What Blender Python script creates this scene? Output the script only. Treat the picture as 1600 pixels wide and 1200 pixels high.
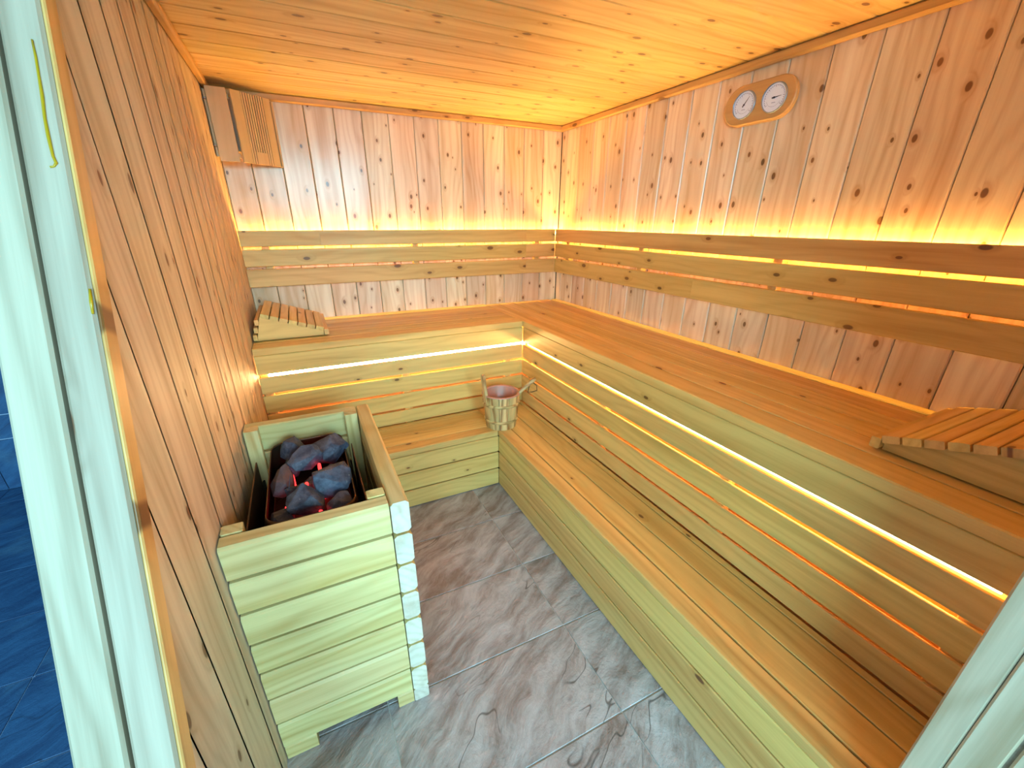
import bpy, bmesh, math, random
from mathutils import Vector, Matrix, noise
random.seed(7)
S = bpy.context.scene
for o in list(bpy.data.objects): bpy.data.objects.remove(o)
COL = S.collection

# ------------------------------------------------------------------ camera
cam = bpy.data.cameras.new('camera'); camo = bpy.data.objects.new('camera', cam); COL.objects.link(camo)
cam.sensor_width = 36; cam.lens = 651.39 / 1600 * 36; cam.clip_start = 0.01
cam.shift_x = 4.69 / 1600; cam.shift_y = 18.8 / 1600
Rv = Vector((0.90040158, -0.43504341, 0.00377188)); Uv = Vector((0.16561681, 0.35076544, 0.92170205)); Fv = Vector((0.40230345, 0.8292773, -0.38788026))
camo.matrix_world = Matrix(((Rv.x, Uv.x, -Fv.x, -1.79935), (Rv.y, Uv.y, -Fv.y, -2.87474), (Rv.z, Uv.z, -Fv.z, 1.47273), (0, 0, 0, 1)))
S.camera = camo

# ------------------------------------------------------------------ assumed daylight and exposure
w = bpy.data.worlds.new('world'); S.world = w; w.use_nodes = True
bg = w.node_tree.nodes['Background']; bg.inputs[0].default_value = (.38, .78, 1, 1); bg.inputs[1].default_value = 0.7
def area(name, loc, target, sx, sy, power, col):
    l = bpy.data.lights.new(name, 'AREA'); l.shape = 'RECTANGLE'; l.size = sx; l.size_y = sy; l.energy = power; l.color = col
    o = bpy.data.objects.new(name, l); COL.objects.link(o); o.location = loc
    o.rotation_euler = (Vector(target) - Vector(loc)).to_track_quat('-Z', 'Y').to_euler(); return o
area('assumed_side_daylight', (-3.9, -6.1, 1.9), (-1.2, -1.4, .3), 2.0, 1.8, 210, (.40, .84, 1))  # unseen area light added behind the camera, assumed blue daylight from the left
area('assumed_rear_daylight', (-1.2, -6.4, 2.3), (-1.1, 0, 1.3), 1.6, 1.4, 215, (.42, .84, 1))  # second added area light out of view, assumed daylight for the wall glare
S.view_settings.view_transform = 'Standard'; S.view_settings.look = 'None'
S.view_settings.exposure = 0.2; S.view_settings.gamma = 1; S.view_settings.use_curve_mapping = False
LED_WALL = 118.0; LED_BENCH = 60.0
LED_COL = (1, .63, .15)

# ------------------------------------------------------------------ materials
def srgb(r, g, b):
    f = lambda c: (c / 255 / 12.92) if c <= 10 else ((c / 255 + .055) / 1.055) ** 2.4
    return (f(r), f(g), f(b), 1)
class NT:
    def __init__(s, name):
        s.m = bpy.data.materials.new(name); s.m.use_nodes = True; s.t = s.m.node_tree; s.b = s.t.nodes['Principled BSDF']
    def n(s, typ, **kw):
        x = s.t.nodes.new(typ)
        for k, v in kw.items(): setattr(x, k, v)
        return x
    def l(s, a, b): s.t.links.new(a, b)
    def put(s, v, sock):
        if isinstance(v, (int, float)): sock.default_value = v
        elif isinstance(v, tuple): sock.default_value = v
        else: s.l(v, sock)
    def math(s, op, a, b=0., c=None, clamp=False):
        x = s.n('ShaderNodeMath', operation=op, use_clamp=clamp); s.put(a, x.inputs[0]); s.put(b, x.inputs[1])
        if c is not None: s.put(c, x.inputs[2])
        return x.outputs[0]
    def vmath(s, op, a, b):
        x = s.n('ShaderNodeVectorMath', operation=op); s.put(a, x.inputs[0]); s.put(b, x.inputs[1]); return x.outputs[0]
    def mix(s, f, a, b, blend='MIX'):
        x = s.n('ShaderNodeMix', data_type='RGBA', blend_type=blend); s.put(f, x.inputs[0]); s.put(a, x.inputs[6]); s.put(b, x.inputs[7]); return x.outputs[2]
    def noise(s, v, scale, detail=3, rough=.55):
        x = s.n('ShaderNodeTexNoise'); s.l(v, x.inputs['Vector']); x.inputs['Scale'].default_value = scale
        x.inputs['Detail'].default_value = detail; x.inputs['Roughness'].default_value = rough; return x.outputs[0]
    def ramp(s, f, pts):
        x = s.n('ShaderNodeMapRange', interpolation_type='SMOOTHSTEP'); s.put(f, x.inputs[0])
        x.inputs[1].default_value, x.inputs[2].default_value, x.inputs[3].default_value, x.inputs[4].default_value = pts; return x.outputs[0]

def wood(name, light, dark, knots=.5, rough=.36, ring=.5, vary=.25, knot_sc=(4.2, 8.5), knot_r=.085, coat=0.0, hue=None, bump=.12):
    """boards are modelled with their length along local X, so the grain follows local X"""
    m = NT(name)
    tc = m.n('ShaderNodeTexCoord'); oi = m.n('ShaderNodeObjectInfo')
    off = m.n('ShaderNodeCombineXYZ'); 
    for i, k in enumerate((57., 131., 23.)): m.l(m.math('MULTIPLY', oi.outputs['Random'], k), off.inputs[i])
    c = m.vmath('ADD', tc.outputs['Object'], off.outputs[0])
    # knots
    kc = m.vmath('MULTIPLY', c, (knot_sc[0], knot_sc[1], 0.))
    kd = m.vmath('ADD', kc, (0., 0., 0.))
    vo = m.n('ShaderNodeTexVoronoi', voronoi_dimensions='2D'); m.l(kd, vo.inputs['Vector']); vo.inputs['Scale'].default_value = 1
    d = vo.outputs['Distance']; sep = m.n('ShaderNodeSeparateColor'); m.l(vo.outputs['Color'], sep.inputs[0])
    keep = m.math('LESS_THAN', sep.outputs[0], knots)
    rad = m.math('MULTIPLY_ADD', sep.outputs[1], knot_r, knot_r * .45)
    nd = m.math('DIVIDE', d, rad)
    core = m.math('MULTIPLY', keep, m.ramp(nd, (.75, 1.15, 1, 0)))
    halo = m.math('MULTIPLY', keep, m.ramp(nd, (.9, 3.4, 1, 0)))
    # grain
    wob = m.noise(m.vmath('MULTIPLY', c, (1.1, 5., 5.)), 1, 2)
    sepc = m.n('ShaderNodeSeparateXYZ'); m.l(c, sepc.inputs[0])
    ph = m.math('ADD', m.math('MULTIPLY', sepc.outputs[1], 150.), m.math('MULTIPLY', wob, 42.))
    ph = m.math('ADD', ph, m.math('MULTIPLY', sepc.outputs[2], 120.))
    ph = m.math('ADD', ph, m.math('MULTIPLY', halo, 6.))
    rg = m.math('MULTIPLY_ADD', m.math('SINE', ph), .5, .5)
    rg = m.math('POWER', rg, 2.2)
    st = m.noise(m.vmath('MULTIPLY', c, (.7, 16., 16.)), 1, 4, .6)
    fi = m.noise(m.vmath('MULTIPLY', c, (6., 260., 260.)), 1, 3, .6)
    g = m.math('MULTIPLY_ADD', rg, ring * .5, m.math('MULTIPLY', m.ramp(st, (.35, .75, 0, 1)), .6))
    g = m.math('ADD', g, m.math('MULTIPLY', m.math('SUBTRACT', fi, .5), .35), clamp=True)
    col = m.mix(g, light, dark)
    if hue: 
        big = m.noise(m.vmath('MULTIPLY', c, (.9, 3., 3.)), 1, 2)
        col = m.mix(m.ramp(big, (.45, .75, 0, .55)), col, hue)
    col = m.mix(m.math('MULTIPLY', halo, .5), col, dark)
    col = m.mix(m.math('MULTIPLY', core, .9), col, srgb(112, 66, 32))
    r2 = m.math('FRACT', m.math('MULTIPLY', oi.outputs['Random'], 17.31))
    val = m.math('MULTIPLY_ADD', r2, vary, 1 - vary * .6)
    hsv = m.n('ShaderNodeHueSaturation'); m.l(col, hsv.inputs['Color']); m.l(val, hsv.inputs['Value'])
    r3 = m.math('FRACT', m.math('MULTIPLY', oi.outputs['Random'], 71.7))
    m.l(m.math('MULTIPLY_ADD', r3, .016, .492), hsv.inputs['Hue'])
    m.l(hsv.outputs[0], m.b.inputs['Base Color'])
    m.put(m.math('MULTIPLY_ADD', g, .12, rough), m.b.inputs['Roughness'])
    bp = m.n('ShaderNodeBump'); bp.inputs['Strength'].default_value = bump; bp.inputs['Distance'].default_value = .004
    wav = m.noise(m.vmath('MULTIPLY', c, (2.5, 9., 9.)), 1, 2)
    m.l(m.math('ADD', m.math('MULTIPLY', g, .25), m.math('ADD', m.math('MULTIPLY', wav, 1.6), m.math('MULTIPLY', halo, .5))), bp.inputs['Height'])
    m.l(bp.outputs[0], m.b.inputs['Normal'])
    m.b.inputs['Coat Weight'].default_value = coat; m.b.inputs['Coat Roughness'].default_value = .18
    return m.m
M = {}
M['wall'] = wood('varnished_spruce_wall', srgb(242, 220, 192), srgb(198, 152, 108), knots=.85, knot_r=.058, knot_sc=(6., 10.), bump=.16, rough=.34, vary=.22, coat=.35, hue=srgb(205, 156, 100))
M['ceil'] = wood('varnished_spruce_ceiling', srgb(240, 204, 138), srgb(200, 146, 80), knots=.75, knot_r=.06, knot_sc=(4.5, 9.), rough=.38, vary=.18, coat=.2)
M['left'] = wood('spruce_left_wall', srgb(226, 202, 172), srgb(180, 146, 108), knots=.7, knot_r=.06, rough=.5, bump=.2, vary=.12, coat=.0)
M['bench'] = wood('aspen_bench', srgb(236, 194, 116), srgb(196, 142, 68), knots=.10, rough=.42, ring=.45, vary=.2, knot_r=.06)
M['back'] = wood('pine_backrest', srgb(224, 180, 108), srgb(186, 136, 66), knots=.45, rough=.42, ring=.4, vary=.1, knot_r=.07)
M['post'] = wood('pale_pine_post', srgb(188, 172, 150), srgb(134, 112, 88), knots=.5, rough=.55, ring=.6, vary=.08, knot_sc=(3., 9.), knot_r=.12)
M['jamb'] = wood('lit_pine_jamb', srgb(224, 210, 182), srgb(172, 148, 112), knots=.4, rough=.5, ring=.6, vary=.05, knot_sc=(3., 9.), knot_r=.1)  # same wood as the posts, lightened in colour to look more brightly lit
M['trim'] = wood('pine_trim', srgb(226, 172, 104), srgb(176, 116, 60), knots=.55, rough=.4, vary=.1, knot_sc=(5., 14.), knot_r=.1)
M['guard'] = wood('pine_heater_guard', srgb(232, 212, 152), srgb(190, 154, 88), knots=.08, rough=.42, ring=.7, vary=.26, knot_r=.06, hue=srgb(214, 178, 84))
M['end'] = wood('end_grain', srgb(222, 210, 192), srgb(186, 166, 140), knots=0, rough=.6, ring=.6, vary=.1)
M['stave'] = wood('bucket_stave', srgb(226, 190, 128), srgb(150, 100, 50), knots=0, rough=.45, ring=1.3, vary=.25)
M['gwood'] = wood('gauge_wood', srgb(206, 160, 104), srgb(180, 130, 78), knots=0, rough=.38, ring=.3, vary=0)
def plain(name, col, rough=.5, metal=0, emis=None, strength=0, alpha=None):
    m = NT(name); m.b.inputs['Base Color'].default_value = col; m.b.inputs['Roughness'].default_value = rough; m.b.inputs['Metallic'].default_value = metal
    if emis: m.b.inputs['Emission Color'].default_value = emis; m.b.inputs['Emission Strength'].default_value = strength
    tc = m.n('ShaderNodeTexCoord'); nz = m.noise(tc.outputs['Object'], 60, 3)
    bp = m.n('ShaderNodeBump'); bp.inputs['Strength'].default_value = .08; bp.inputs['Distance'].default_value = .001; m.l(nz, bp.inputs['Height']); m.l(bp.outputs[0], m.b.inputs['Normal'])
    return m.m
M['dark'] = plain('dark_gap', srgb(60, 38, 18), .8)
M['steel'] = plain('heater_steel', srgb(104, 78, 60), .42, .85)
M['black'] = plain('heater_black', srgb(26, 22, 22), .6, .3)
M['liner'] = plain('bucket_liner', srgb(196, 140, 122), .3)
M['cord'] = plain('leather_cord', srgb(70, 34, 20), .6)
M['dial'] = plain('dial_face', srgb(228, 236, 255), .4)
M['ink'] = plain('dial_ink', srgb(30, 30, 60), .4)
M['inkpale'] = plain('dial_ink_pale', srgb(70, 84, 140), .4)
M['bezel'] = plain('dial_bezel', srgb(150, 160, 180), .3, .6)
M['led'] = plain('led_wall', (1, .8, .5, 1), .5, 0, (*LED_COL, 1), LED_WALL)
M['led2'] = plain('led_bench', (1, .8, .5, 1), .5, 0, (1, .60, .25, 1), LED_BENCH)
M['hot'] = plain('red_hot_element', (.3, .02, .02, 1), .5, 0, (1, .03, .03, 1), 3.2)
M['shade'] = wood('lamp_shade_wood', srgb(214, 176, 128), srgb(192, 150, 100), knots=0, rough=.5, ring=.25, vary=.04)
def glass_mat():
    m = NT('dial_glass'); t = m.t
    g = m.n('ShaderNodeBsdfGlossy'); g.inputs['Roughness'].default_value = .05; tr = m.n('ShaderNodeBsdfTransparent')
    fr = m.n('ShaderNodeFresnel'); fr.inputs[0].default_value = 1.12; mx = m.n('ShaderNodeMixShader')
    m.l(fr.outputs[0], mx.inputs[0]); m.l(tr.outputs[0], mx.inputs[1]); m.l(g.outputs[0], mx.inputs[2])
    m.l(mx.outputs[0], t.nodes['Material Output'].inputs[0]); return m.m
M['glass'] = glass_mat()
def stone(name, a, b, vein, rough, sc=1., bumpk=.35):
    m = NT(name); tc = m.n('ShaderNodeTexCoord'); oi = m.n('ShaderNodeObjectInfo')
    off = m.n('ShaderNodeCombineXYZ')
    for i, k in enumerate((31., 77., 11.)): m.l(m.math('MULTIPLY', oi.outputs['Random'], k), off.inputs[i])
    ro = m.n('ShaderNodeMapping'); ro.inputs['Rotation'].default_value = (0, 0, math.radians(-33)); m.l(tc.outputs['Object'], ro.inputs[0])
    c = m.vmath('ADD', ro.outputs[0], off.outputs[0])
    wp = m.n('ShaderNodeTexNoise'); m.l(c, wp.inputs['Vector']); wp.inputs['Scale'].default_value = 2.2 * sc; wp.inputs['Detail'].default_value = 3
    c2 = m.vmath('ADD', c, m.vmath('MULTIPLY', wp.outputs['Color'], (.22, .22, .22)))
    st = m.vmath('MULTIPLY', c2, (2.2 * sc, 9. * sc, 4.))
    n1 = m.noise(st, 1.4, 8, .72); n2 = m.noise(m.vmath('MULTIPLY', c2, (3., 3., 3.)), sc, 5, .6)
    col = m.mix(m.ramp(n1, (.32, .68, 0, 1)), a, b)
    col = m.mix(m.ramp(n2, (.5, .8, 0, .55)), col, vein)
    n3 = m.noise(m.vmath('MULTIPLY', c2, (1.6 * sc, 5. * sc, 1.)), 1.3, 2)
    ln = m.ramp(m.math('ABSOLUTE', m.math('SUBTRACT', n3, .5)), (0, .008, 1, 0))
    msk = m.ramp(m.noise(c, 3.1, 2), (.5, .6, 0, 1))
    col = m.mix(m.math('MULTIPLY', m.math('MULTIPLY', ln, msk), .75), col, tuple([x * .28 for x in a[:3]] + [1]))
    m.l(col, m.b.inputs['Base Color']); m.put(m.math('MULTIPLY_ADD', n1, .25, rough), m.b.inputs['Roughness'])
    bp = m.n('ShaderNodeBump'); bp.inputs['Strength'].default_value = bumpk; bp.inputs['Distance'].default_value = .006
    m.l(m.math('ADD', m.math('MULTIPLY', n1, 1.4), m.math('ADD', m.math('MULTIPLY', m.noise(c2, 45, 5, .7), .55), m.math('MULTIPLY', n2, 1.2))), bp.inputs['Height']); m.l(bp.outputs[0], m.b.inputs['Normal'])
    return m.m
M['tile'] = stone('marbled_tile', srgb(130, 106, 98), srgb(188, 176, 176), srgb(222, 218, 224), .2, bumpk=.9)
M['tile_out'] = stone('slate_tile', srgb(24, 58, 98), srgb(42, 86, 128), srgb(84, 124, 150), .4, bumpk=.6)
M['grout'] = plain('grout', srgb(206, 196, 188), .8)
M['grout_glint_out'] = plain('grout_blue_glint', srgb(150, 170, 200), .8)  # outside grout; its pale wall joints also imitate reflected light lines
def rockmat():
    m = NT('sauna_stone'); tc = m.n('ShaderNodeTexCoord'); oi = m.n('ShaderNodeObjectInfo')
    c = m.vmath('ADD', tc.outputs['Object'], m.vmath('MULTIPLY', oi.outputs['Location'], (9., 9., 9.)))
    n1 = m.noise(c, 26, 6, .7); n2 = m.noise(c, 90, 3, .6)
    col = m.mix(m.ramp(n1, (.35, .7, 0, 1)), srgb(50, 56, 74), srgb(92, 102, 124))
    col = m.mix(m.ramp(n2, (.66, .78, 0, .7)), col, srgb(190, 190, 190))
    r = m.math('LESS_THAN', oi.outputs['Random'], .3)
    col = m.mix(m.math('MULTIPLY', r, .7), col, srgb(112, 78, 72))
    m.l(col, m.b.inputs['Base Color']); m.b.inputs['Roughness'].default_value = .6
    bp = m.n('ShaderNodeBump'); bp.inputs['Strength'].default_value = .7; bp.inputs['Distance'].default_value = .005
    m.l(m.math('ADD', n1, m.math('MULTIPLY', n2, .4)), bp.inputs['Height']); m.l(bp.outputs[0], m.b.inputs['Normal']); return m.m
M['rock'] = rockmat()

# ------------------------------------------------------------------ helpers
def link(name, me, mat=None, parent=None):
    if mat is not None and not me.materials: me.materials.append(M[mat] if isinstance(mat, str) else mat)
    o = bpy.data.objects.new(name, me); COL.objects.link(o)
    if parent is not None: o.parent = parent
    return o
def tag(o, label, cat, group=None):
    o['label'] = label; o['category'] = cat
    if group: o['group'] = group
    return o
def thing(name, loc, label, cat, group=None, rz=0):
    e = bpy.data.objects.new(name, None); COL.objects.link(e); e.location = loc; e.rotation_euler = (0, 0, rz); e.empty_display_size = .05
    return tag(e, label, cat, group)
def struct(o): o['kind'] = 'structure'; return o
AX = {'x': Vector((1, 0, 0)), 'y': Vector((0, 1, 0)), 'z': Vector((0, 0, 1))}
_cache = {}
def board_mesh(L, wd, t, c, mat, endmat=None):
    k = (round(L, 4), round(wd, 4), round(t, 4), c, mat, endmat)
    if k in _cache: return _cache[k]
    a, b = wd / 2, t / 2; c = min(c, a * .8, b * .8)
    P = [(-a + c, -b), (a - c, -b), (a, -b + c), (a, b - c), (a - c, b), (-a + c, b), (-a, b - c), (-a, -b + c)]
    V = [(-L / 2, y, z) for y, z in P] + [(L / 2, y, z) for y, z in P]
    F = [(i, (i + 1) % 8, 8 + (i + 1) % 8, 8 + i) for i in range(8)] + [tuple(range(7, -1, -1)), tuple(range(8, 16))]
    me = bpy.data.meshes.new('board'); me.from_pydata(V, [], F); me.materials.append(M[mat])
    if endmat:
        me.materials.append(M[endmat]); me.polygons[8].material_index = 1; me.polygons[9].material_index = 1
    bm = bmesh.new(); bm.from_mesh(me); bmesh.ops.recalc_face_normals(bm, faces=bm.faces); bm.to_mesh(me); bm.free()
    _cache[k] = me; return me
def board(name, parent, lo, hi, length, thick, mat, c=.003, endmat=None):
    """box from corner lo to hi in the parent's frame; length and thick name its long and thin axes"""
    lo = Vector(lo); hi = Vector(hi); ctr = (lo + hi) / 2; sz = [abs(hi[i] - lo[i]) for i in range(3)]
    li = 'xyz'.index(length); ti = 'xyz'.index(thick); wi = 3 - li - ti
    me = board_mesh(sz[li], sz[wi], sz[ti], c, mat, endmat)
    ex = AX['xyz'[li]]; ey = AX['xyz'[wi]]; ez = ex.cross(ey)
    o = bpy.data.objects.new(name, me); COL.objects.link(o)
    if parent is not None: o.parent = parent
    m = Matrix((ex, ey, ez)).transposed().to_4x4(); m.translation = ctr; o.matrix_local = m
    return o
def W2(parent, p): return Vector(p) - parent.location
def wboard(name, parent, lo, hi, length, thick, mat, **k):   # world corners under an unrotated empty
    return board(name, parent, W2(parent, lo), W2(parent, hi), length, thick, mat, **k)
def boxmesh(name, lo, hi, mat):
    x0, y0, z0 = lo; x1, y1, z1 = hi
    V = [(x, y, z) for x in (x0, x1) for y in (y0, y1) for z in (z0, z1)]
    F = [(0, 1, 3, 2), (4, 6, 7, 5), (0, 4, 5, 1), (2, 3, 7, 6), (0, 2, 6, 4), (1, 5, 7, 3)]
    me = bpy.data.meshes.new(name); me.from_pydata(V, [], F); me.materials.append(M[mat]); return me
def prism(poly, t0, t1, mat, inset=0):
    """polygon in local XY extruded along Z from t0 to t1 (optionally chamfered at t1)"""
    n = len(poly); V = [(x, y, t0) for x, y in poly]; c = inset
    V += [(x, y, t1 - c) for x, y in poly]
    cx = sum(p[0] for p in poly) / n; cy = sum(p[1] for p in poly) / n
    F = [tuple(range(n - 1, -1, -1))] + [(i, (i + 1) % n, n + (i + 1) % n, n + i) for i in range(n)]
    if c:
        for i in range(n):
            p0, p1, p2 = Vector(poly[i - 1]), Vector(poly[i]), Vector(poly[(i + 1) % n])
            d1 = (p1 - p0).normalized(); d2 = (p2 - p1).normalized(); n1 = Vector((-d1.y, d1.x)); n2 = Vector((-d2.y, d2.x))
            q = (n1 + n2); q = q / max(q.dot(n1), .3) * c; V.append((p1.x + q.x, p1.y + q.y, t1))
        F += [(n + i, n + (i + 1) % n, 2 * n + (i + 1) % n, 2 * n + i) for i in range(n)]; F.append(tuple(range(2 * n, 3 * n)))
    else: F.append(tuple(range(n, 2 * n)))
    me = bpy.data.meshes.new('prism'); me.from_pydata(V, [], F); me.materials.append(M[mat])
    bm = bmesh.new(); bm.from_mesh(me); bmesh.ops.recalc_face_normals(bm, faces=bm.faces); bm.to_mesh(me); bm.free(); return me
def tube_mesh(pts, r, mat, seg=10, close=False, radii=None):
    pts = [Vector(p) for p in pts]; n = len(pts); V = []; F = []; prev = None
    for i, p in enumerate(pts):
        a = pts[(i - 1) % n] if (close or i > 0) else p; b = pts[(i + 1) % n] if (close or i < n - 1) else p
        t = (b - a).normalized()
        if prev is None: u = t.orthogonal().normalized()
        else: u = (prev - t * prev.dot(t)).normalized()
        prev = u; v = t.cross(u); rr = radii[i] if radii else r
        V += [tuple(p + (u * math.cos(q) + v * math.sin(q)) * rr) for q in [2 * math.pi * k / seg for k in range(seg)]]
    for i in range(n if close else n - 1):
        j = (i + 1) % n
        F += [(i * seg + k, i * seg + (k + 1) % seg, j * seg + (k + 1) % seg, j * seg + k) for k in range(seg)]
    if not close: F += [tuple(range(seg - 1, -1, -1)), tuple(range((n - 1) * seg, n * seg))]
    me = bpy.data.meshes.new('tube'); me.from_pydata(V, [], F); me.materials.append(M[mat])
    for p in me.polygons: p.use_smooth = len(p.vertices) == 4
    return me
def lathe(prof, seg, mat, smooth=True, a0=0, a1=2 * math.pi):
    full = abs(a1 - a0 - 2 * math.pi) < 1e-6; ns = seg if full else seg + 1; V = []; F = []; n = len(prof)
    for k in range(ns):
        a = a0 + (a1 - a0) * k / seg
        V += [(r * math.cos(a), r * math.sin(a), z) for r, z in prof]
    for k in range(seg):
        j = (k + 1) % ns
        F += [(k * n + i, j * n + i, j * n + i + 1, k * n + i + 1) for i in range(n - 1)]
    me = bpy.data.meshes.new('lathe'); me.from_pydata(V, [], F); me.materials.append(M[mat])
    if smooth:
        for p in me.polygons: p.use_smooth = True
    return me

# ------------------------------------------------------------------ room dimensions (metres, room corner at the origin)
H = 2.0715; W = 2.0714; YF = -2.787
ys = lambda z: -2.694 + .4697 * z          # slanting front end of the left wall
zs = lambda y: (y + 2.694) / .4697

# floor with tiles
fl = struct(link('floor', boxmesh('floor', (-2.17, -4.2, -.08), (.05, .05, -.004), 'grout')))
G = .0022
gx = [-2.454 + .681 * k for k in range(5)]; gy = [-4.02 + .35 * k for k in range(12)]
for i in range(len(gx) - 1):
    for j in range(len(gy) - 1):
        x0, x1 = max(gx[i], -2.17), min(gx[i + 1], .0)
        if j >= len(gy) - 2: continue
        y0, y1 = gy[j], gy[j + 1]
        if y1 > -.8 or x0 > -.75: continue
        me = board_mesh(x1 - x0 - 2 * G, y1 - y0 - 2 * G, .012, .0015, 'tile')
        o = link('tile', me, None, fl); o.location = ((x0 + x1) / 2, (y0 + y1) / 2, -.006)
        o.rotation_euler = (0, 0, random.choice((0, math.pi)))
fo = struct(link('floor', boxmesh('floor_out', (-7, -4.2, -.08), (-2.175, .55, -.004), 'grout_glint_out')))
for i in range(7):
    for j in range(13):
        x0 = -2.19 - .681 * (i + 1); y0 = -4.05 + .345 * j + .0
        me = board_mesh(.681 - 2 * G, .345 - 2 * G, .012, .0015, 'tile_out')
        o = link('tile', me, None, fo); o.location = (x0 + .3405, y0 + .1725, -.006); o.rotation_euler = (0, 0, random.choice((0, math.pi)))
# tiled wall outside, to the left of the sauna
wo = struct(link('wall_outside', boxmesh('wall_outside', (-7, .26, 0), (-2.175, .4, 2.6), 'grout_glint_out')))
zrow = [0, .316, .462, .80, 1.2, 1.6, 2.0, 2.4]  # two lowest joints set to imitate reflected lines of the light strips
for j in range(len(zrow) - 1):
    for i in range(7):
        x0 = -2.19 - .681 * (i + 1) + (.2 if j % 2 else 0)
        o = board('tile', wo, (x0 + G, .25, zrow[j] + .004), (x0 + .681 - G, .262, zrow[j + 1] - .004), 'x', 'y', 'tile_out', c=.001)

# back wall
wb = struct(link('wall_back', boxmesh('wall_back', (-W - .1, .016, 0), (.12, .1, H + .05), 'dark')))
P = .149; k = 0
while k * P < W:
    x1 = -k * P; x0 = max(x1 - P, -W)
    board('plank', wb, (x0 + .0012, 0, 0), (x1 - .0012, .017, H), 'z', 'y', 'wall', c=.004); k += 1
# right wall
wr = struct(link('wall_right', boxmesh('wall_right', (.016, YF - .02, 0), (.1, .016, H + .05), 'dark')))
edges = [0, -.068] + [-.22 - .152 * i for i in range(18)]
for a, b in zip(edges, edges[1:]):
    b = max(b, YF)
    if a <= YF: break
    board('plank', wr, (0, b + .0012, 0), (.017, a - .0012, H), 'z', 'x', 'wall', c=.004)
# left wall, cut off along the slanting front end
def clip(a, b):
    pts = [(0, a), (0, b)] if zs(a) > 0 else [(0, ys(0)), (0, b)]
    zb_, za_ = min(H, zs(b)), min(H, max(0, zs(a)))
    pts.append((zb_, b))
    if zs(b) > H > zs(a) > 0: pts.append((H, ys(H)))
    if zs(a) > 0: pts.append((za_, a))
    return pts
V = [(0, ys(0)), (0, .02), (H + .05, .02), (H + .05, ys(H + .05))]
me = bpy.data.meshes.new('wall_left')
me.from_pydata([(-W - .016, y, z) for z, y in V] + [(-W - .1, y, z) for z, y in V], [], [(0, 1, 2, 3), (7, 6, 5, 4), (0, 4, 5, 1), (1, 5, 6, 2), (2, 6, 7, 3), (3, 7, 4, 0)]); me.materials.append(M['post'])
wl = struct(link('wall_left', me))
edge = [0.0, -.026] + [-.026 - .152 * i for i in range(1, 20)]
for a, b in zip(edge, edge[1:]):
    lo, hi = b + .001, a - .001
    if hi < ys(0) + .02: break
    pts = clip(lo, hi); cz = sum(p[0] for p in pts) / len(pts); cy = (lo + hi) / 2
    me = prism([(p[0] - cz, p[1] - cy) for p in pts], -.017, 0, 'left', inset=.005)
    o = link('plank', me, None, wl)
    # local X -> world z, local Y -> world y, local Z -> world -x ... mirrored so that the chamfer faces the room
    mm = Matrix(((0, 0, 1, -W), (0, 1, 0, cy), (1, 0, 0, cz), (0, 0, 0, 1)))
    me.flip_normals(); o.matrix_local = mm
# front wall on the right of the doorway
wf = struct(link('wall_front', boxmesh('wall_front', (-.925, YF - .11, 0), (.1, YF - .018, H + .05), 'post')))
k = 0
while k * P < .92:
    x1 = -k * P; x0 = max(x1 - P, -.92)
    board('plank', wf, (x0 + .0012, YF - .017, 0), (x1 - .0012, YF, H), 'z', 'y', 'wall', c=.004); k += 1
# ceiling
ce = struct(link('ceiling', boxmesh('ceiling', (-W - .1, -2.9, H + .016), (.1, .1, H + .12), 'dark')))
edge = [0, -.07] + [-.07 - .15 * i for i in range(1, 20)]
for a, b in zip(edge, edge[1:]):
    if b < -2.9: break
    board('plank', ce, (-W, b + .0012, H), (0, a - .0012, H + .017), 'x', 'z', 'ceil', c=.004)
# ceiling trims
T = .034
t = board('trim_1', None, (-W + .03, -.028, H - T), (-.0, 0, H - .001), 'x', 'y', 'trim', c=.006); struct(t)
t = board('trim_2', None, (-.028, YF, H - T), (0, -.029, H - .001), 'y', 'x', 'trim', c=.006); struct(t)
t = board('trim_3', None, (-W, -1.75, H - .03), (-W + .028, 0, H - .001), 'y', 'x', 'trim', c=.006); struct(t)
# slanting studs that close the end of the left wall
sl = Vector((0, .4697, 1)).normalized(); nrm = Vector((0, -1, .4697)).normalized()   # along and outwards
def stud(name, x0, x1, d0, d1, mat='post'):
    L = 2.5; ex = sl; ey = Vector((1, 0, 0)); ez = ex.cross(ey)
    me = board_mesh(L, abs(x1 - x0), abs(d1 - d0), .004, mat)
    o = bpy.data.objects.new(name, me); COL.objects.link(o)
    base = Vector(((x0 + x1) / 2, ys(0), 0)) + nrm * (d0 + d1) / 2
    off = abs(d1) * .45
    m = Matrix((ex, ey, ez)).transposed().to_4x4(); m.translation = base + sl * (L / 2 + off); o.matrix_local = m
    return struct(o)
st4 = stud('trim_4', -2.1125, -2.066, -.0, .036)
stud('trim_5', -2.172, -2.1175, -.09, .036)
o = stud('shade_strip', -2.0655, -2.060, -.004, .034, 'trim')  # added strip; its darker orange stands in for shading along the stud edge
M['resin'] = plain('resin_streak', srgb(176, 140, 20), .3)
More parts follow.
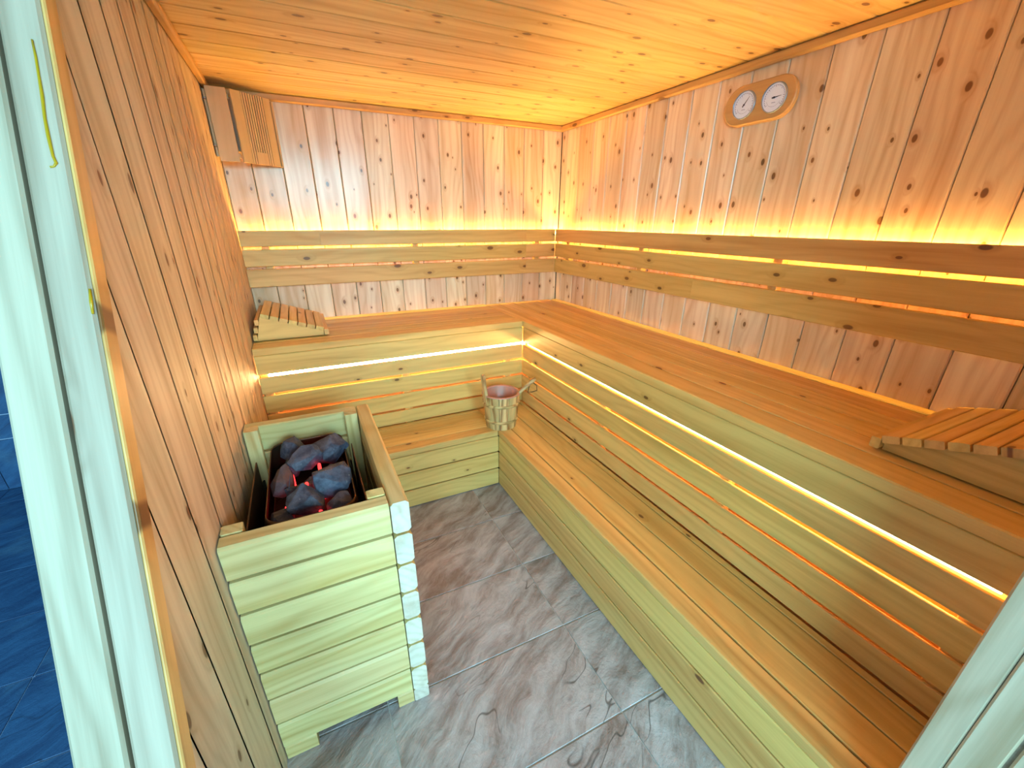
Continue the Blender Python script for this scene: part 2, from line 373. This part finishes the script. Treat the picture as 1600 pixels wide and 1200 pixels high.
for pts, nm in (([(-2.0802, -1.9353, 1.7012), (-2.0796, -1.946, 1.6784), (-2.08, -1.9575, 1.6539), (-2.0803, -1.969, 1.6293), (-2.0819, -1.9825, 1.6006), (-2.0816, -1.994, 1.5762), (-2.0805, -2.0055, 1.5517), (-2.0784, -2.0093, 1.5437), (-2.0815, -2.0108, 1.5395), (-2.0858, -2.0117, 1.5384)], 'resin_streak'), ([(-2.0675, -2.085, 1.3825), (-2.0685, -2.0925, 1.3665), (-2.069, -2.1, 1.3505)], 'resin_streak')):
    n_ = len(pts); rr = [.0012 + .0012 * math.sin(math.pi * (i + .5) / n_) * (.7 + .3 * (i % 2)) for i in range(n_)]
    o = link(nm, tube_mesh(pts, .002, 'resin', seg=6, radii=rr), None, st4); o['label'] = 'yellow resin streak'
    o.matrix_parent_inverse = st4.matrix_basis.inverted()
# right door jamb
JX = -.93
struct(board('trim_6', None, (JX, -2.828, 0), (JX + .06, -2.787, H), 'z', 'y', 'jamb', c=.003))
struct(board('trim_7', None, (JX - .002, -2.873, 0), (JX + .06, -2.829, H), 'z', 'y', 'jamb', c=.003))
struct(board('trim_8', None, (JX - .002, -2.93, 0), (JX + .06, -2.878, H), 'z', 'y', 'jamb', c=.003))

# ------------------------------------------------------------------ benches
ZU = .9; ZL = .364; D = .607; DB = .61; E1 = .924; EB = .934
YE = YF + .004
def led(parent, lo, hi, mat, name='led_strip'):
    lo = W2(parent, lo); hi = W2(parent, hi); c = (lo + hi) / 2
    me = boxmesh('led', lo - c, hi - c, mat); o = link(name, me, None, parent); o.location = c; o['label'] = 'glowing warm light strip'; return o
def joined(name, parent, boxes, mat):
    bm = bmesh.new()
    for lo, hi in boxes:
        r = bmesh.ops.create_cube(bm, size=1); lo = W2(parent, lo); hi = W2(parent, hi); c = (lo + hi) / 2
        for v in r['verts']: v.co = Vector([v.co[i] * (hi[i] - lo[i]) + c[i] for i in range(3)])
    me = bpy.data.meshes.new(name); bm.to_mesh(me); bm.free(); return link(name, me, mat, parent)
fasc_u = [(.768, .8615), (.665, .752), (.562, .653), (.457, .550), (.366, .445)]
# upper right bench
ub = thing('sauna_bench', (-.3, -1.4, 0), 'long upper bench against the right wall under the round gauges', 'bench', 'L-shaped tiers of benches')
top_e = [-D, -.499, -.396, -.289, -.178, -.060]
for i, (a, b) in enumerate(zip(top_e, top_e[1:])):
    wboard('bench_board', ub, (a + (.0 if i == 0 else .0015), YE, ZU - .038), (b - .003, -.004, ZU), 'y', 'z', 'bench', c=.004 if i == 0 else .0015)
wboard('rear_batten', ub, (-.055, -2.74, ZU - .03), (-.002, -.03, ZU + .004), 'y', 'z', 'bench', c=.004)
for a, b in fasc_u:
    wboard('fascia_board', ub, (-D + .001, YE, a), (-D + .011, -DB + .0, b), 'y', 'x', 'bench', c=.002)
for yy in (-.68, -1.42, -2.1, -2.73):
    wboard('support_post', ub, (-D + .016, yy - .022, .365), (-D + .05, yy + .022, .715), 'z', 'x', 'bench')
wboard('inner_panel', ub, (-D + .07, YE, .0), (-D + .08, -.02, ZU - .04), 'y', 'x', 'bench')
led(ub, (-D + .064, -2.74, .728), (-D + .069, -DB + .05, .756), 'led2')
# upper back bench
uc = thing('sauna_bench', (-1.3, -.3, 0), 'short upper bench against the back wall with a wooden headrest', 'bench', 'L-shaped tiers of benches')
top_b = [-DB, -.502, -.399, -.292, -.18, -.060]
for i, (a, b) in enumerate(zip(top_b, top_b[1:])):
    wboard('bench_board', uc, (-W + .003, a + (.0 if i == 0 else .0015), ZU - .038), (-D - .003, b - .003, ZU), 'x', 'z', 'bench', c=.004 if i == 0 else .0015)
wboard('rear_batten', uc, (-W + .003, -.055, ZU - .03), (-D - .01, -.002, ZU + .004), 'x', 'z', 'bench', c=.004)
for a, b in fasc_u:
    wboard('fascia_board', uc, (-W + .003, -DB + .001, a), (-D - .001, -DB + .011, b), 'x', 'y', 'bench', c=.002)
for xx in (-2.04, -1.35, -.70):
    wboard('support_post', uc, (xx - .022, -DB + .016, .0), (xx + .022, -DB + .05, .715), 'z', 'y', 'bench')
wboard('inner_panel', uc, (-W + .003, -DB + .07, .0), (-D + .07, -DB + .08, ZU - .04), 'x', 'y', 'bench')
led(uc, (-2.03, -DB + .064, .728), (-D + .05, -DB + .069, .756), 'led2')
# lower right bench
lb = thing('sauna_bench', (-.76, -1.8, 0), 'long lower bench step running along the right side of the floor', 'bench', 'L-shaped tiers of benches')
te = [-E1, -.849, -.741, -.638, -.609]
for i, (a, b) in enumerate(zip(te, te[1:])):
    wboard('bench_board', lb, (a + (0 if i == 0 else .0025), YE, ZL - .036), (b - .0025, -DB + (-.003), ZL), 'y', 'z', 'bench', c=.004 if i == 0 else .0015)
fasc_l = [(.226, .325), (.115, .218), (.004, .107)]
for a, b in fasc_l:
    wboard('fascia_board', lb, (-E1 + .001, YE, a), (-E1 + .021, -EB, b), 'y', 'x', 'bench', c=.003)
for yy in (-1.0, -1.8, -2.7):
    wboard('support_post', lb, (-E1 + .022, yy - .022, .0), (-E1 + .06, yy + .022, ZL - .037), 'z', 'x', 'bench')
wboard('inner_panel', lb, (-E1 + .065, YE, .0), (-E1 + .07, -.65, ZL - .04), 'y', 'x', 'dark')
# lower back bench
lc = thing('sauna_bench', (-1.5, -.78, 0), 'short lower bench step behind the heater guard', 'bench', 'L-shaped tiers of benches')
tb = [-EB, -.859, -.751, -.648, -.612]
for i, (a, b) in enumerate(zip(tb, tb[1:])):
    wboard('bench_board', lc, (-W + .003, a + (0 if i == 0 else .0025), ZL - .036), (-E1 - .004, b - .0025, ZL), 'x', 'z', 'bench', c=.004 if i == 0 else .0015)
for a, b in fasc_l:
    wboard('fascia_board', lc, (-W + .003, -EB + .001, a), (-E1 - .001, -EB + .021, b), 'x', 'y', 'bench', c=.003)
for xx in (-2.04, -1.5, -.96):
    wboard('support_post', lc, (xx - .022, -EB + .022, .0), (xx + .022, -EB + .06, ZL - .037), 'z', 'y', 'bench')
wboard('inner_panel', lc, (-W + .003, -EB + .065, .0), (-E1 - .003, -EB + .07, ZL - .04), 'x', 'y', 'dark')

# ------------------------------------------------------------------ backrests
bz = [(1.333, 1.416), (1.227, 1.318), (1.115, 1.212)]
br = thing('slatted_backrest', (-.03, -1.4, 1.115), 'long three-slat backrest on the right wall, lit from behind', 'backrest', 'slatted backrests')
xj = {0: [-2.76 + .006, -.058], 1: [-2.754, -.058], 2: [-2.754, -1.36, -.058]}
for i, (a, b) in enumerate(bz):
    js = xj[i]
    for u, v in zip(js, js[1:]):
        wboard('slat', br, (-.058, u + .0003, a), (-.038, v - .0003, b), 'y', 'x', 'back', c=.0025)
for yy in (-.2, -.95, -1.75, -2.6):
    wboard('support_batten', br, (-.037, yy - .02, 1.13), (-.001, yy + .02, 1.38), 'z', 'x', 'back')
led(br, (-.012, -2.74, 1.382), (-.004, -.02, 1.394), 'led')
bb = thing('slatted_backrest', (-1.1, -.03, 1.115), 'shorter three-slat backrest on the back wall, lit from behind', 'backrest', 'slatted backrests')
xj = {0: [-W + .003, -1.66, -.30, -.06], 1: [-W + .003, -.30, -.06], 2: [-W + .003, -.30, -.06]}
for i, (a, b) in enumerate(bz):
    for u, v in zip(xj[i], xj[i][1:]):
        wboard('slat', bb, (u + .0003, -.058, a), (v - .0003, -.038, b), 'x', 'y', 'back', c=.0025)
for xx in (-1.95, -1.1, -.2):
    wboard('support_batten', bb, (xx - .02, -.037, 1.13), (xx + .02, -.001, 1.38), 'z', 'y', 'back')
led(bb, (-2.05, -.012, 1.382), (-.02, -.004, 1.394), 'led')

# ------------------------------------------------------------------ wedge headrests
def headrest(loc, rz, flip, label):
    """low end at the origin, rising along local +x, slats along local y; flip mirrors the visible side"""
    t = thing('wooden_headrest', loc, label, 'headrest', 'wedge headrests', rz)
    L = .325; h0 = .022; h1 = .118; Dp = .43
    s = 1 if not flip else -1
    for yy in (.03, Dp - .03):
        y0, y1 = yy - .011, yy + .011
        poly = [(0.012, 0), (L, 0), (L - .03, h1), (.012, h0)]
        cx, cy = .16, .05
        me = prism([(a - cx, b - cy) for a, b in poly], -.011, .011, 'bench')
        o = link('side_panel', me, None, t)
        o.matrix_local = Matrix(((1, 0, 0, cx), (0, 0, 1, s * yy), (0, 1, 0, cy), (0, 0, 0, 1)))
    n = 7; ang = math.atan2(h1 - h0, L - .042)
    for i in range(n):
        f = (i + .5) / n; px = .012 + (L - .042) * f; pz = h0 + (h1 - h0) * f
        me = board_mesh(Dp, .0375, .021, .002, 'bench'); o = link('slat', me, None, t)
        ey = Vector((math.cos(ang), 0, math.sin(ang))); ez = Vector((-math.sin(ang), 0, math.cos(ang))); ex = Vector((0, 1, 0))
        m = Matrix((ex, ey, -ez)).transposed().to_4x4()
        m.translation = Vector((px, s * Dp / 2, pz)) + ez * .0115; o.matrix_local = m
    # low end slat
    o = board('slat', t, (-.012, s * 0 if s > 0 else -Dp, .004), (.010, Dp if s > 0 else 0, h0 + .012), 'y', 'x', 'bench', c=.002)
    # slats down the high end
    for k in range(3):
        z0 = .006 + k * .038; x = L + .001 - .03 * (z0 + .014) / h1
        o = board('slat', t, (x, 0 if s > 0 else -Dp, z0), (x + .018, Dp if s > 0 else 0, z0 + .027), 'y', 'x', 'bench', c=.002)
    return t
# rises towards -x (left); rz = 180 deg, local +y -> world -y
headrest((-1.725, -.06, ZU + .005), math.pi, False, 'wedge headrest with slats on the upper bench by the back left corner')
headrest((-.045, -2.415, ZU + .005), -math.pi / 2, True, 'wedge headrest with slats on the right bench, near the front')

# ------------------------------------------------------------------ heater guard
hw0, hw1 = -2.068, -1.642; hf, hb = -1.948, -1.258; ZH = .797
gd = thing('heater_guard', (-1.855, -1.6, 0), 'slatted wooden guard box around the sauna heater by the left wall', 'guard')
for i in range(7):
    z1 = ZH - i * .1068; z0 = z1 - .0985
    wboard('front_slat', gd, (hw0, hf, z0), (-1.693, hf + .05, z1), 'x', 'y', 'guard', c=.007, endmat='end')
    wboard('side_slat', gd, (-1.690, hf, z0), (hw1, hb, z1), 'y', 'x', 'guard', c=.008, endmat='end')
    if i < 5: wboard('rear_slat', gd, (hw0, hb - .042, z0), (-1.693, hb, z1), 'x', 'y', 'guard', c=.004)
for (a, b) in ((hf + .051, hf + .085), (hb - .08, hb - .043)):
    wboard('corner_post', gd, (hw0, a, .06), (hw0 + .045, b, ZH + .001), 'z', 'y', 'guard')
    wboard('corner_post', gd, (-1.738, a, .06), (-1.693, b, ZH + .001), 'z', 'y', 'guard')
wboard('foot', gd, (hw0, hf + .002, 0), (hw0 + .085, hf + .07, .056), 'x', 'y', 'guard', c=.004)
wboard('foot', gd, (-1.742, hf + .002, 0), (-1.692, hf + .07, .056), 'x', 'y', 'guard', c=.004)
wboard('foot', gd, (-1.690, hf + .002, 0), (hw1, hf + .1, .056), 'y', 'x', 'guard', c=.004, endmat='end')
wboard('foot', gd, (-1.75, hb - .07, 0), (hw1, hb, .056), 'x', 'y', 'guard', c=.004)

# electric heater inside the guard
ht = thing('sauna_heater', (-1.88, -1.60, 0), 'dark metal sauna heater holding hot stones inside the wooden guard', 'heater')
def rrect(x0, x1, y0, y1, r, n=5):
    out = []
    for cx, cy, a in ((x1 - r, y1 - r, 0), (x0 + r, y1 - r, 90), (x0 + r, y0 + r, 180), (x1 - r, y0 + r, 270)):
        for k in range(n + 1):
            q = math.radians(a + 90 * k / n); out.append((cx + r * math.cos(q), cy + r * math.sin(q)))
    return out
def shell(name, rings, mat, thick=.003, cap=False, parent=ht):
    n = len(rings[0][0]); V = []; F = []
    for poly, z in rings: V += [tuple(W2(parent, (x, y, z))) for x, y in poly]
    for k in range(len(rings) - 1):
        F += [(k * n + i, k * n + (i + 1) % n, (k + 1) * n + (i + 1) % n, (k + 1) * n + i) for i in range(n)]
    if cap: F.append(tuple(range(n)))
    me = bpy.data.meshes.new(name); me.from_pydata(V, [], F)
    o = link(name, me, mat, parent)
    for p in me.polygons: p.use_smooth = len(p.vertices) == 4
    if thick: md = o.modifiers.new('s', 'SOLIDIFY'); md.thickness = thick; md.offset = 0
    return o
shell('stone_basket', [(rrect(-2.02, -1.742, -1.85, -1.335, .04), .50), (rrect(-2.018, -1.744, -1.848, -1.337, .045), .60), (rrect(-1.992, -1.760, -1.825, -1.352, .045), .735), (rrect(-1.990, -1.762, -1.823, -1.354, .045), .742)], 'steel', cap=True)
shell('element_tray', [(rrect(-2.0, -1.762, -1.83, -1.355, .035), .62), (rrect(-1.99, -1.77, -1.82, -1.365, .035), .655)], 'black', cap=True)
shell('outer_jacket', [(rrect(-2.045, -1.725, -1.86, -1.33, .02), .16), (rrect(-2.045, -1.725, -1.86, -1.33, .02), .60)], 'black', cap=True)
for x, nm in ((-2.033, 'side_plate'), (-1.735, 'side_plate')):
    o = wboard(nm, ht, (x - .002, -1.86, .50), (x + .002, -1.45, .735), 'y', 'x', 'steel', c=.0005)
for lx in (-2.0, -1.77):
    for ly in (-1.83, -1.36):
        me = tube_mesh([(0, 0, 0), (0, 0, .17)], .014, 'black'); o = link('leg', me, None, ht); o.location = W2(ht, (lx, ly, 0))
# glowing heating rods, arched up between the stones
for (x, y0, y1, zt) in ((-1.930, -1.60, -1.54, .722), (-1.847, -1.58, -1.54, .738), (-1.887, -1.68, -1.64, .738), (-1.858, -1.815, -1.775, .722), (-1.945, -1.735, -1.705, .712)):
    pts = [(x, y0, .60), (x, y0, zt - .03)] + [(x, (y0 + y1) / 2 - (y1 - y0) / 2 * math.cos(a), zt - .03 + .03 * math.sin(a)) for a in [math.pi * k / 8 for k in range(1, 8)]] + [(x, y1, zt - .03), (x, y1, .60)]
    me = tube_mesh([tuple(W2(ht, p)) for p in pts], .0048, 'hot'); link('heating_rod', me, None, ht)

# stones
def rock(loc, size, rot, seed, label):
    rnd = random.Random(seed); bm = bmesh.new(); pts = []
    for i in range(26):
        v = Vector((rnd.gauss(0, 1), rnd.gauss(0, 1), rnd.gauss(0, 1))).normalized() * rnd.uniform(.82, 1.08)
        v = Vector([max(-.78, min(.78, c)) for c in v])
        bm.verts.new(Vector((v.x * size[0], v.y * size[1], v.z * size[2])))
    r = bmesh.ops.convex_hull(bm, input=bm.verts)
    bmesh.ops.delete(bm, geom=[v for v in bm.verts if not v.link_faces], context='VERTS')
    bmesh.ops.bevel(bm, geom=list(bm.edges), offset=.0022, segments=2, affect='EDGES', profile=.6)
    bmesh.ops.triangulate(bm, faces=bm.faces[:]); bmesh.ops.subdivide_edges(bm, edges=bm.edges[:], cuts=1, use_grid_fill=True)
    for v in bm.verts:
        n = noise.noise(v.co * 38 + Vector((seed, 0, 0))); v.co += v.co.normalized() * n * .0035
    me = bpy.data.meshes.new('rock'); bm.to_mesh(me); bm.free()
    o = link('sauna_stone', me, 'rock'); o.location = loc; o.rotation_euler = rot
    return tag(o, label, 'stone', 'stones on the heater')
R_ = [
 ((-1.926, -1.405, .735), (.038, .045, .045), (.2, .3, .4), 'reddish brown pointed stone at the far left of the heater'),
 ((-1.812, -1.475, .745), (.062, .060, .048), (.1, -.2, .5), 'largest blue-grey stone at the far right of the heater'),
 ((-1.884, -1.535, .758), (.056, .042, .034), (.2, -.25, .45), 'flat blue-grey slab tilted in the middle of the heater'),
 ((-1.815, -1.685, .748), (.060, .052, .045), (.15, .1, .2), 'wide grey stone with pale specks at the right of the heater'),
 ((-1.955, -1.595, .728), (.034, .050, .042), (.3, .2, .1), 'narrow upright stone against the left side of the basket'),
 ((-1.893, -1.750, .738), (.054, .046, .046), (.1, .2, -.2), 'broad blue-grey stone at the front centre of the heater'),
 ((-1.918, -1.662, .715), (.034, .026, .028), (0, .3, .5), 'small brownish stone wedged between the middle ones'),
 ((-1.806, -1.778, .722), (.036, .032, .040), (.2, 0, .4), 'small brown-topped stone in the front right corner of the basket'),
 ((-1.868, -1.622, .700), (.048, .034, .030), (0, .1, .8), 'dark shaded stone under the flat middle slab'),
 ((-1.958, -1.765, .700), (.034, .040, .032), (.2, .4, .1), 'low dark stone in the front left corner of the basket'),
 ((-1.795, -1.590, .712), (.034, .036, .034), (.1, .2, .9), 'small grey stone below the largest far right one'),
 ((-1.935, -1.480, .705), (.030, .030, .030), (.5, .2, .1), 'little brown stone below the reddish pointed one')]
for i, (l, s, r, lab) in enumerate(R_): rock((l[0], l[1], l[2] - .002), [q * 1.2 for q in s], r, 11 + i, lab)

# ------------------------------------------------------------------ bucket and ladle
BX, BY = -.876, -.866
bk = thing('wooden_bucket', (BX, BY, ZL), 'small wooden stave bucket at the inner corner of the lower bench', 'bucket')
bh = .205; rb, rt = .088, .108
ns = 12
for i in range(ns):
    a0 = 2 * math.pi * i / ns + .012; a1 = 2 * math.pi * (i + 1) / ns - .012
    a = (a0 + a1) / 2; ear = (i == 6)
    hh = bh
    prof = [(rb - .012, 0), (rb, .0), (rt, hh), (rt - .012, hh), (rb - .012, 0)]
    V = []; F = []
    seg = 3
    for s in range(seg + 1):
        q = a0 + (a1 - a0) * s / seg - a
        V += [(z, r * math.sin(q), r * math.cos(q) - .09) for r, z in prof[:4]]
    for s in range(seg):
        F += [(s * 4 + k, s * 4 + (k + 1) % 4, (s + 1) * 4 + (k + 1) % 4, (s + 1) * 4 + k) for k in range(4)]
    F += [(3, 2, 1, 0), tuple(seg * 4 + k for k in range(4))]
    me = bpy.data.meshes.new('stave'); me.from_pydata(V, [], F); me.materials.append(M['stave'])
    bm = bmesh.new(); bm.from_mesh(me); bmesh.ops.recalc_face_normals(bm, faces=bm.faces); bm.to_mesh(me); bm.free()
    o = link('stave', me, None, bk)
    er = Vector((math.cos(a), math.sin(a), 0)); et = Vector((-math.sin(a), math.cos(a), 0))
    m = Matrix((Vector((0, 0, 1)), et, er)).transposed().to_4x4(); m.translation = er * .09; o.matrix_local = m
for z in (.048, .150):
    r = rb + (rt - rb) * z / bh
    me = lathe([(r - .002, -.007), (r + .004, -.008), (r + .006, 0), (r + .005, .008), (r - .001, .007)], 48, 'stave'); o = link('hoop', me, None, bk); o.location = (0, 0, z)
me = lathe([(0, .03), (rb - .02, .03), (rt - .014, bh - .004), (rt - .013, bh + .002), (rt + .001, bh + .003), (rt + .002, bh - .002)], 48, 'liner'); link('liner', me, None, bk)
# upright ear with rounded head at the left
ea = math.radians(186)
outl = []
for z, hw in ((-.05, .017), (0, .017), (.03, .013), (.06, .0105), (.085, .0115), (.105, .0135), (.118, .012), (.127, .006)): outl.append((z, hw))
poly = [(z, -h) for z, h in outl] + [(z, h) for z, h in reversed(outl)]
me = prism([(a, b) for a, b in poly], -.010, .010, 'stave', inset=.004); o = link('ear', me, None, bk)
er = Vector((math.cos(ea), math.sin(ea), 0)); et = Vector((-math.sin(ea), math.cos(ea), 0))
up = (Vector((0, 0, 1)) + er * .12).normalized(); ez = up.cross(et)
m = Matrix((up, et, ez)).transposed().to_4x4(); m.translation = er * (rt - .008) + Vector((0, 0, bh)); o.matrix_local = m
# ladle
ld = thing('wooden_ladle', (BX, BY, ZL + .035), 'wooden ladle with a dark cord loop leaning in the stave bucket', 'ladle')
p0 = Vector((-.01, -.02, .035)); p1 = Vector((.095, -.055, .175)); p2 = Vector((.185, -.068, .245))
pts = [p0.lerp(p1, k / 6) for k in range(6)] + [p1.lerp(p2, k / 6) for k in range(7)]
me = tube_mesh(pts, .008, 'stave', radii=[.009] * 3 + [.011] * 7 + [.012, .0135, .010]); link('handle', me, None, ld)
me = lathe([(.0, .004), (.018, .004), (.032, .014), (.036, .034), (.033, .034), (.029, .016), (.016, .008), (0, .008)], 24, 'stave'); o = link('bowl', me, None, ld); o.location = (-.03, -.015, .0)
c0 = p1.lerp(p2, .62)
cp = [c0 + Vector((0, 0, -.008)), c0 + Vector((-.012, -.004, -.05)), c0 + Vector((.012, -.008, -.052)), c0 + Vector((.045, -.008, -.048)), c0 + Vector((.045, -.004, -.02)), c0 + Vector((.02, 0, .004))]
me = tube_mesh(cp, .0024, 'cord', seg=6); o = link('cord', me, None, ld)

# ------------------------------------------------------------------ wall gauge
gg = thing('thermometer_hygrometer', (-.001, -1.505, 1.917), 'wooden twin dial thermometer and hygrometer plaque on right wall', 'gauge')
# local frame helper: u = toward -y (right in view), v = up, n = into room (-x)
def gmat(t): return Matrix(((0, 0, -1, t[0]), (-1, 0, 0, t[1]), (0, 1, 0, t[2]), (0, 0, 0, 1)))
def stad(hl, hh, n=16, k=2.0):
    pts = []
    for i in range(n + 1): a = -math.pi / 2 + math.pi * i / n; pts.append((hl - hh + hh * math.cos(a), hh * math.sin(a)))
    for i in range(n + 1): a = math.pi / 2 + math.pi * i / n; pts.append((-(hl - hh) + hh * math.cos(a), hh * math.sin(a)))
    return pts
o = link('backing_plate', prism(stad(.152, .070), 0, .012, 'gwood'), None, gg); o.matrix_local = gmat((0, .005, -.003))
o = link('plaque', prism(stad(.155, .072), .012, .028, 'gwood', inset=.004), None, gg); o.matrix_local = gmat((0, 0, 0))
def flat(name, polys, z, mat, parent, m):
    V = []; F = []
    for p in polys: F.append(tuple(range(len(V), len(V) + len(p)))); V += [(x, y, z) for x, y in p]
    me = bpy.data.meshes.new(name); me.from_pydata(V, [], F); o = link(name, me, mat, parent); o.matrix_local = m; return o
for cu, kind in ((-.060, 0), (.070, 1)):
    r = .049
    dd = link('dial', prism([(r * math.cos(a), r * math.sin(a)) for a in [2 * math.pi * i / 40 for i in range(40)]], .028, .0295, 'dial'), None, gg)
    dd.matrix_local = gmat((0, -cu, 0)); I = Matrix.Identity(4)
    bzl = link('bezel', lathe([(.0475, .028), (.0475, .034), (.0505, .034), (.0515, .028)], 40, 'bezel'), None, dd)
    def arc(r0, r1, d0, d1, n=20):
        A = [math.radians(d0 + (d1 - d0) * i / n) for i in range(n + 1)]
        return [(r0 * math.cos(a), r0 * math.sin(a)) for a in A] + [(r1 * math.cos(a), r1 * math.sin(a)) for a in reversed(A)]
    ticks = []
    for i in range(25 if kind else 21):
        a = math.radians(220 - 260 * i / (24 if kind else 20)); r1 = .040; r0 = .034 if i % 4 == 0 else .037
        tx, ty = -math.sin(a) * .0007, math.cos(a) * .0007
        ticks.append([(r0 * math.cos(a) + tx, r0 * math.sin(a) + ty), (r0 * math.cos(a) - tx, r0 * math.sin(a) - ty), (r1 * math.cos(a) - tx, r1 * math.sin(a) - ty), (r1 * math.cos(a) + tx, r1 * math.sin(a) + ty)])
    sc = flat('scale', [arc(.0402, .041, -40, 220)] + ticks, .0298, 'inkpale', dd, I); 
    # unit mark under the hub: a small line of print
    flat('print', [[(-.008, -.0175), (.008, -.0175), (.008, -.0160), (-.008, -.0160)]] + [arc(.030, .0306, 200, 330)], .0298, 'inkpale', dd, I)
    a = math.radians(52 if kind == 0 else 4); Ln = .034 if kind == 0 else .030
    ca, sa = math.cos(a), math.sin(a)
    nd = [(-.009 * ca - .0024 * sa, -.009 * sa + .0024 * ca), (-.009 * ca + .0024 * sa, -.009 * sa - .0024 * ca), (Ln * ca + .0003 * sa, Ln * sa - .0003 * ca), (Ln * ca - .0003 * sa, Ln * sa + .0003 * ca)]
    ne = link('needle', prism(nd, .0305, .0313, 'ink'), None, dd)
    hb_ = link('hub', prism([(.0035 * math.cos(q), .0035 * math.sin(q)) for q in [2 * math.pi * i / 12 for i in range(12)]], .030, .032, 'ink'), None, dd)
    gl = link('glass', lathe([(0.0001, .0355), (.03, .035), (.0475, .033)], 32, 'glass'), None, dd)

# ------------------------------------------------------------------ corner lamp shade
ls = thing('corner_lamp_shade', (-2.0, -.1, 1.735), 'wooden louvred corner lamp shade high in the back left corner', 'lamp shade')
ZA, ZB = 1.735, 2.040
a = Vector((-1.962, -.165, 0)); b = Vector((-1.792, -.022, 0)); dx = (b - a).normalized(); Lp = (b - a).length; nn = Vector((dx.y, -dx.x, 0))
def lpanel(name, u0, u1, z0, z1, d0, d1, mat='shade', parent=ls, c=.0012, base=a, dirx=dx, nv=nn):
    me = board_mesh(z1 - z0, u1 - u0, d1 - d0, c, mat); o = link(name, me, None, parent)
    m = Matrix((Vector((0, 0, 1)), dirx, Vector((0, 0, 1)).cross(dirx))).transposed().to_4x4()
    m.translation = W2(ls, base + dirx * (u0 + u1) / 2 + nv * (d0 + d1) / 2 + Vector((0, 0, (z0 + z1) / 2))); o.matrix_local = m; return o
u = 0
lpanel('stile', 0, .050, ZA, ZB, 0, .010)
lpanel('stile', .168, Lp - .012, ZA, ZB, 0, .010)
lpanel('edge_strip', Lp - .010, Lp, ZA - .003, ZB - .01, .002, .016)
np_ = 9; wslat = (.168 - .050) / np_
for i in range(np_):
    z0 = ZA if i in (0, 8, 7, 1) else ZA + .062
    lpanel('louvre', .050 + i * wslat + .0022, .050 + (i + 1) * wslat - .0022, ZA, ZB, 0, .009)
lpanel('lower_plate', .050 + 2 * wslat, .050 + 7 * wslat, ZA, ZA + .055, -.0005, .0095)
lpanel('back_panel', .03, Lp - .02, ZA + .005, ZB - .005, -.012, -.006, 'dark')
pb = Vector((-2.056, -.172, 0)); px = Vector((1, 0.0, 0)); pn = Vector((0, -1, 0))
lpanel('side_panel', 0, .083, ZA, ZB, 0, .010, base=pb, dirx=px, nv=pn)
wboard('lower_rail', ls, (-2.068, -.160, ZA + .020), (-1.968, -.135, ZA + .040), 'x', 'z', 'shade', c=.001)
me = prism([(0, 0), (-.094, 0), (-.094, -.155), (-.02, -.155), (.15, -.01), (.15, 0)], 0, .008, 'shade'); o = link('light_stop_plate', me, None, ls); o.location = W2(ls, (-1.972, -.003, ZA + .05))  # added plate that keeps strip light off the ceiling corner above
wboard('upper_rail', ls, (-2.068, -.160, ZB - .040), (-1.968, -.135, ZB - .020), 'x', 'z', 'shade', c=.001)
wboard('wall_batten', ls, (-2.069, -.168, ZA + .02), (-2.058, -.148, ZB - .01), 'z', 'x', 'shade', c=.001)
for zz in (1.80, 1.99):
    me = tube_mesh([(0, 0, 0), (.012, 0, 0)], .004, 'bezel'); o = link('screw', me, None, ls); o.location = W2(ls, (-2.069, -.19, zz))
